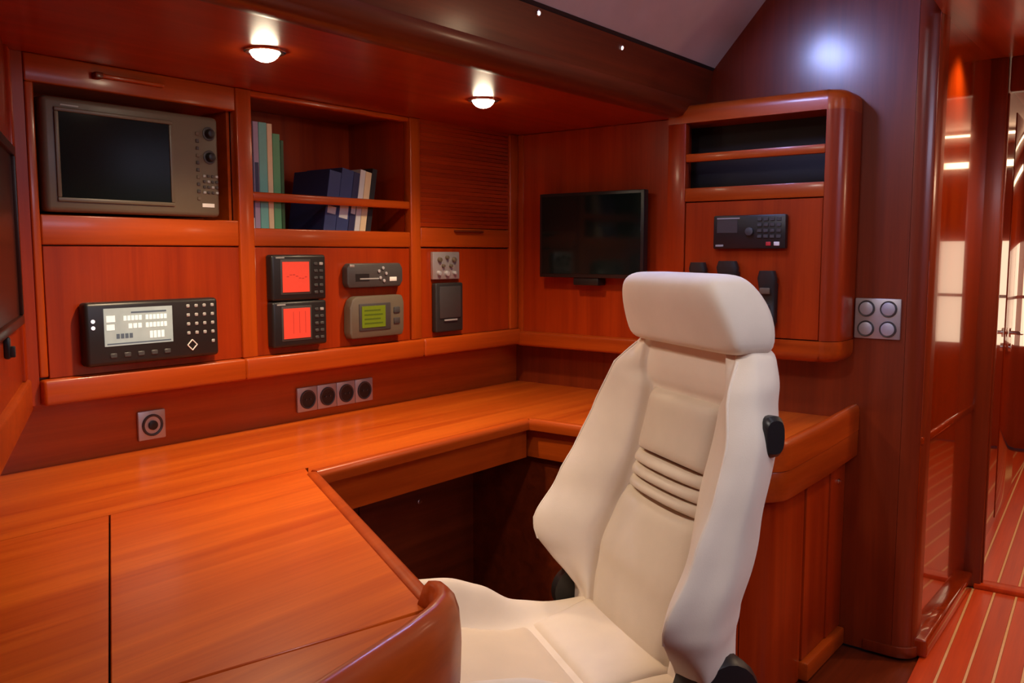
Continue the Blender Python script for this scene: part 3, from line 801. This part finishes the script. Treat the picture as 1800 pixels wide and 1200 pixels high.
LB = [(.49, .20), (.54, .215), (.57, .238), (.60, .262), (.64, .288), (.68, .302), (.71, .302), (.78, .292), (.86, .280), (.95, .262), (1.04, .225), (1.10, .185), (1.118, .16)]
HB = [(.49, .0), (.54, .006), (.57, .030), (.60, .062), (.65, .104), (.69, .113), (.78, .090), (.86, .066), (.95, .054), (1.04, .044), (1.10, .012), (1.118, 0)]
WP = [(.49, .160), (.54, .170), (.60, .186), (.66, .190), (.74, .178), (.80, .162), (.86, .148), (1.0, .146), (1.03, .160), (1.10, .150), (1.12, .12)]
RC = [(.49, -.020), (1.003, -.020), (1.016, -.010), (1.05, .000), (1.10, .005)]     # panel recess
DP = [(.49, .095), (.60, .115), (.80, .115), (1.0, .095), (1.08, .075), (1.118, .055)]
def section(z, sh=1.0, inset=0):
    wp, lb, hb, rc, dp = (interp(t, z) for t in (WP, LB, HB, RC, DP)); b0 = base(z)
    le = lb + interp([(.50, .075), (.56, .060), (.62, .028), (.68, .010), (.80, .012), (.95, .022), (1.10, .026)], z)
    bk = interp([(.54, .01), (.62, .05), (.68, .055), (.80, .050), (.95, .040), (1.10, .016)], z)
    bs = interp([(.54, .0), (.62, .09), (.68, .12), (.80, .115), (.95, .080), (1.10, .04)], z)
    P = [(0, rc), (wp * .6, rc), (wp - .004, rc), (wp + .006, max(rc + .014, hb * .18)), ((wp + lb) / 2 + .006, hb * .74 + rc * .2), (lb - .006, hb - .001), (lb + .006, hb - .004), (le - .002, hb * .66 - .010), (le, hb * .30 - .022), (le - bk, -.062), (lb - bs, -dp), (lb * .45, -dp - .012), (0, -dp - .014)]
    c = cat(P, 4)
    full = c + [(-x, y) for x, y in c[-2:0:-1]]
    my = -dp / 2
    return [(x * sh, b0 + my + (y - my) * sh, z) for x, y in full]
zs = [.492, .50, .52, .54, .56, .58, .60, .62, .64, .66, .68, .70, .72, .74, .76, .78, .80, .83, .86, .89, .92, .95, .97, .985, .995, 1.005, 1.015, 1.03, 1.045, 1.06, 1.075, 1.085, 1.095, 1.104, 1.112, 1.117]
sh = {.492: .93, .50: .975, 1.095: .995, 1.104: .975, 1.112: .93, 1.117: .84}
build('backrest', MB().loft([section(z, sh.get(z, 1)) for z in zs]), 'cream', ch, sub=1, angle=180)

def pad(z0, z1, wf, puff, edge=.012, nz=14, nx=18, off=-.010, pw=5, crown=.0):
    loops = []
    for i in range(nz + 1):
        t = i / nz; z = z0 + (z1 - z0) * t
        ez = 1 - abs(2 * t - 1) ** pw
        loop = []; w = wf(z)
        for k in range(nx + 1):
            s = -1 + 2 * k / nx
            e = (1 - abs(s) ** pw) * ez
            loop.append((s * w, base(z) + off + puff * (max(e, 0) ** .5) + crown * (1 - s * s) * ez, z))
        loop += [(w * .98, base(z) + off - .01, z), (-w * .98, base(z) + off - .01, z)]
        loops.append(loop)
    return MB().loft(loops)
wf = lambda z: interp(WP, z) - .010
build('upper_pad', pad(.868, .998, lambda z: interp([(.86, .136), (1.0, .134)], z), .026, pw=7, off=-.018), 'beige', ch, angle=180)
for i in range(3):
    a = .789 + i * .0264
    build('rib', pad(a, a + .0262, lambda z: interp(WP, .83) - .008, .030, nz=12, pw=2.4, off=-.020), 'beige', ch, angle=180)
build('lower_pad', pad(.50, .787, wf, .026, nz=26, pw=10, crown=.004, off=-.018), 'beige', ch, angle=180)

for sgn in (-1, 1):
    lp = []
    for z in [.64 + .0225 * i for i in range(21)]:
        cx_, cy_ = sgn * interp(LB, z), base(z) + interp(HB, z) - .0008
        lp.append([(cx_ + .0030 * math.cos(a), cy_ + .0030 * math.sin(a), z) for a in [2 * PI * i / 8 for i in range(8)]])
    build('piping', MB().loft(lp), 'cream', ch)
# headrest
def hr_loop(z, w, f0, f1, n=56, p=6.5, shear=0):
    out = []
    for k in range(n):
        a = 2 * PI * k / n; c, s_ = math.cos(a), math.sin(a)
        x = math.copysign(abs(c) ** (2 / p), c) * w; y = (f0 + f1) / 2 + math.copysign(abs(s_) ** (2 / p), s_) * (f0 - f1) / 2
        out.append((x, y, z))
    return out
HRZ = [(1.097, .165, -.140, -.185), (1.099, .188, -.122, -.200), (1.106, .202, -.110, -.208), (1.120, .208, -.103, -.212), (1.150, .206, -.092, -.214), (1.180, .199, -.082, -.208), (1.205, .189, -.076, -.196), (1.222, .180, -.076, -.183), (1.234, .169, -.083, -.172), (1.241, .152, -.095, -.160), (1.243, .12, -.108, -.148)]
build('headrest', MB().loft([hr_loop(*a) for a in HRZ]), 'cream', ch, sub=1, angle=180)
build('headrest_post', MB().cyl((.05, -.165, 1.06), (.05, -.165, 1.12), .006, n=10).cyl((-.05, -.165, 1.06), (-.05, -.165, 1.12), .006, n=10), 'steel', ch)
# seat
def seat_top(x, y):
    # y 0 .. .50 forward
    c = .530 - .045 * math.sin(min(1, max(0, y) / .30) * PI * .5) + .05 * max(0, (y - .18) / .3)
    ax = abs(x)
    side = interp([(-.1, .02), (.0, .022), (.06, .028), (.14, .050), (.21, .095), (.28, .110), (.36, .105), (.50, .07)], y)
    t = min(1, max(0, (ax - .150) / .085))
    return c + side * (t * t * (3 - 2 * t))
loops = []
NY = 30
for i in range(NY + 1):
    y = -.06 + .58 * i / NY
    fe = 1 if y < .40 else math.sqrt(max(0.02, 1 - ((y - .40) / .125) ** 2))
    W_ = interp([(-.1, .225), (0, .235), (.15, .262), (.3, .275), (.42, .265), (.52, .215)], y)
    loop = []
    for k in range(33):
        s = -1 + 2 * k / 32
        x = W_ * math.sin(s * PI / 2)
        zt = seat_top(x, y)
        rr = abs(x) / W_
        drop = .085 * (1 - math.sqrt(max(0, 1 - rr ** 7)))
        loop.append((x, y, .42 + (zt - drop - .42) * (.35 + .65 * fe)))
    loop += [(W_ * .96, y, .43), (W_ * .8, y, .40), (-W_ * .8, y, .40), (-W_ * .96, y, .43)]
    loops.append(loop)
build('seat_cushion', MB().loft(loops), 'seatc', ch, sub=1, angle=180)
# beige centre pad and cream rear pad on the seat
def seatpad(y0, y1, w0, w1, puff, n=16):
    loops = []
    for i in range(n + 1):
        t = i / n; y = y0 + (y1 - y0) * t; w = w0 + (w1 - w0) * t; ey = 1 - abs(2 * t - 1) ** 10; loop = []
        for k in range(21):
            s = -1 + 2 * k / 20; x = s * w
            loop.append((x, y, seat_top(x, y) - .006 + puff * max(0, (1 - abs(s) ** 10) * ey) ** .5))
        loop += [(w * .97, y, seat_top(w, y) - .02), (-w * .97, y, seat_top(w, y) - .02)]
        loops.append(loop)
    return MB().loft(loops)
build('seat_centre_pad', seatpad(.131, .42, .158, .190, .016), 'tan', ch, angle=180)
build('seat_rear_pad', seatpad(-.02, .130, .180, .158, .016), 'seatc', ch, angle=180)
# black fittings
hz = build('hinge_cover', MB().loft([[(x, -.062 + .074 * k_ * math.cos(a), .505 + .092 * k_ * math.sin(a)) for a in [2 * PI * i / 24 for i in range(24)]] for x, k_ in ((-.225, 1), (-.278, 1), (-.292, .9), (-.296, .6))]), 'black', ch)
build('recline_wheel', MB().cyl((-.294, -.062, .50), (-.308, -.062, .50), .034, .030, n=24, bev=.003), 'satin', ch)
build('hinge_cover', MB().loft([[(x, -.02 + .055 * k_ * math.cos(a), .520 + .055 * k_ * math.sin(a)) for a in [2 * PI * i / 24 for i in range(24)]] for x, k_ in ((.250, 1), (.275, 1), (.286, .8))]), 'black', ch)
build('side_knob', MB().loft([[(x, -.150 + .022 * k_ * math.copysign(abs(math.cos(a)) ** .7, math.cos(a)), .970 + .036 * k_ * math.copysign(abs(math.sin(a)) ** .7, math.sin(a))) for a in [2 * PI * i / 20 for i in range(20)]] for x, k_ in ((-.215, .9), (-.272, 1), (-.280, .8))]), 'black', ch)
build('base_frame', MB().box(-.20, .20, -.02, .42, .36, .402, .01), 'black', ch)
build('pedestal', MB().cyl((0, .18, .02), (0, .18, .37), .055, n=24), 'satin', ch)
build('foot_plate', MB().cyl((0, .18, 0), (0, .18, .02), .16, n=32, bev=.004), 'satin', ch)
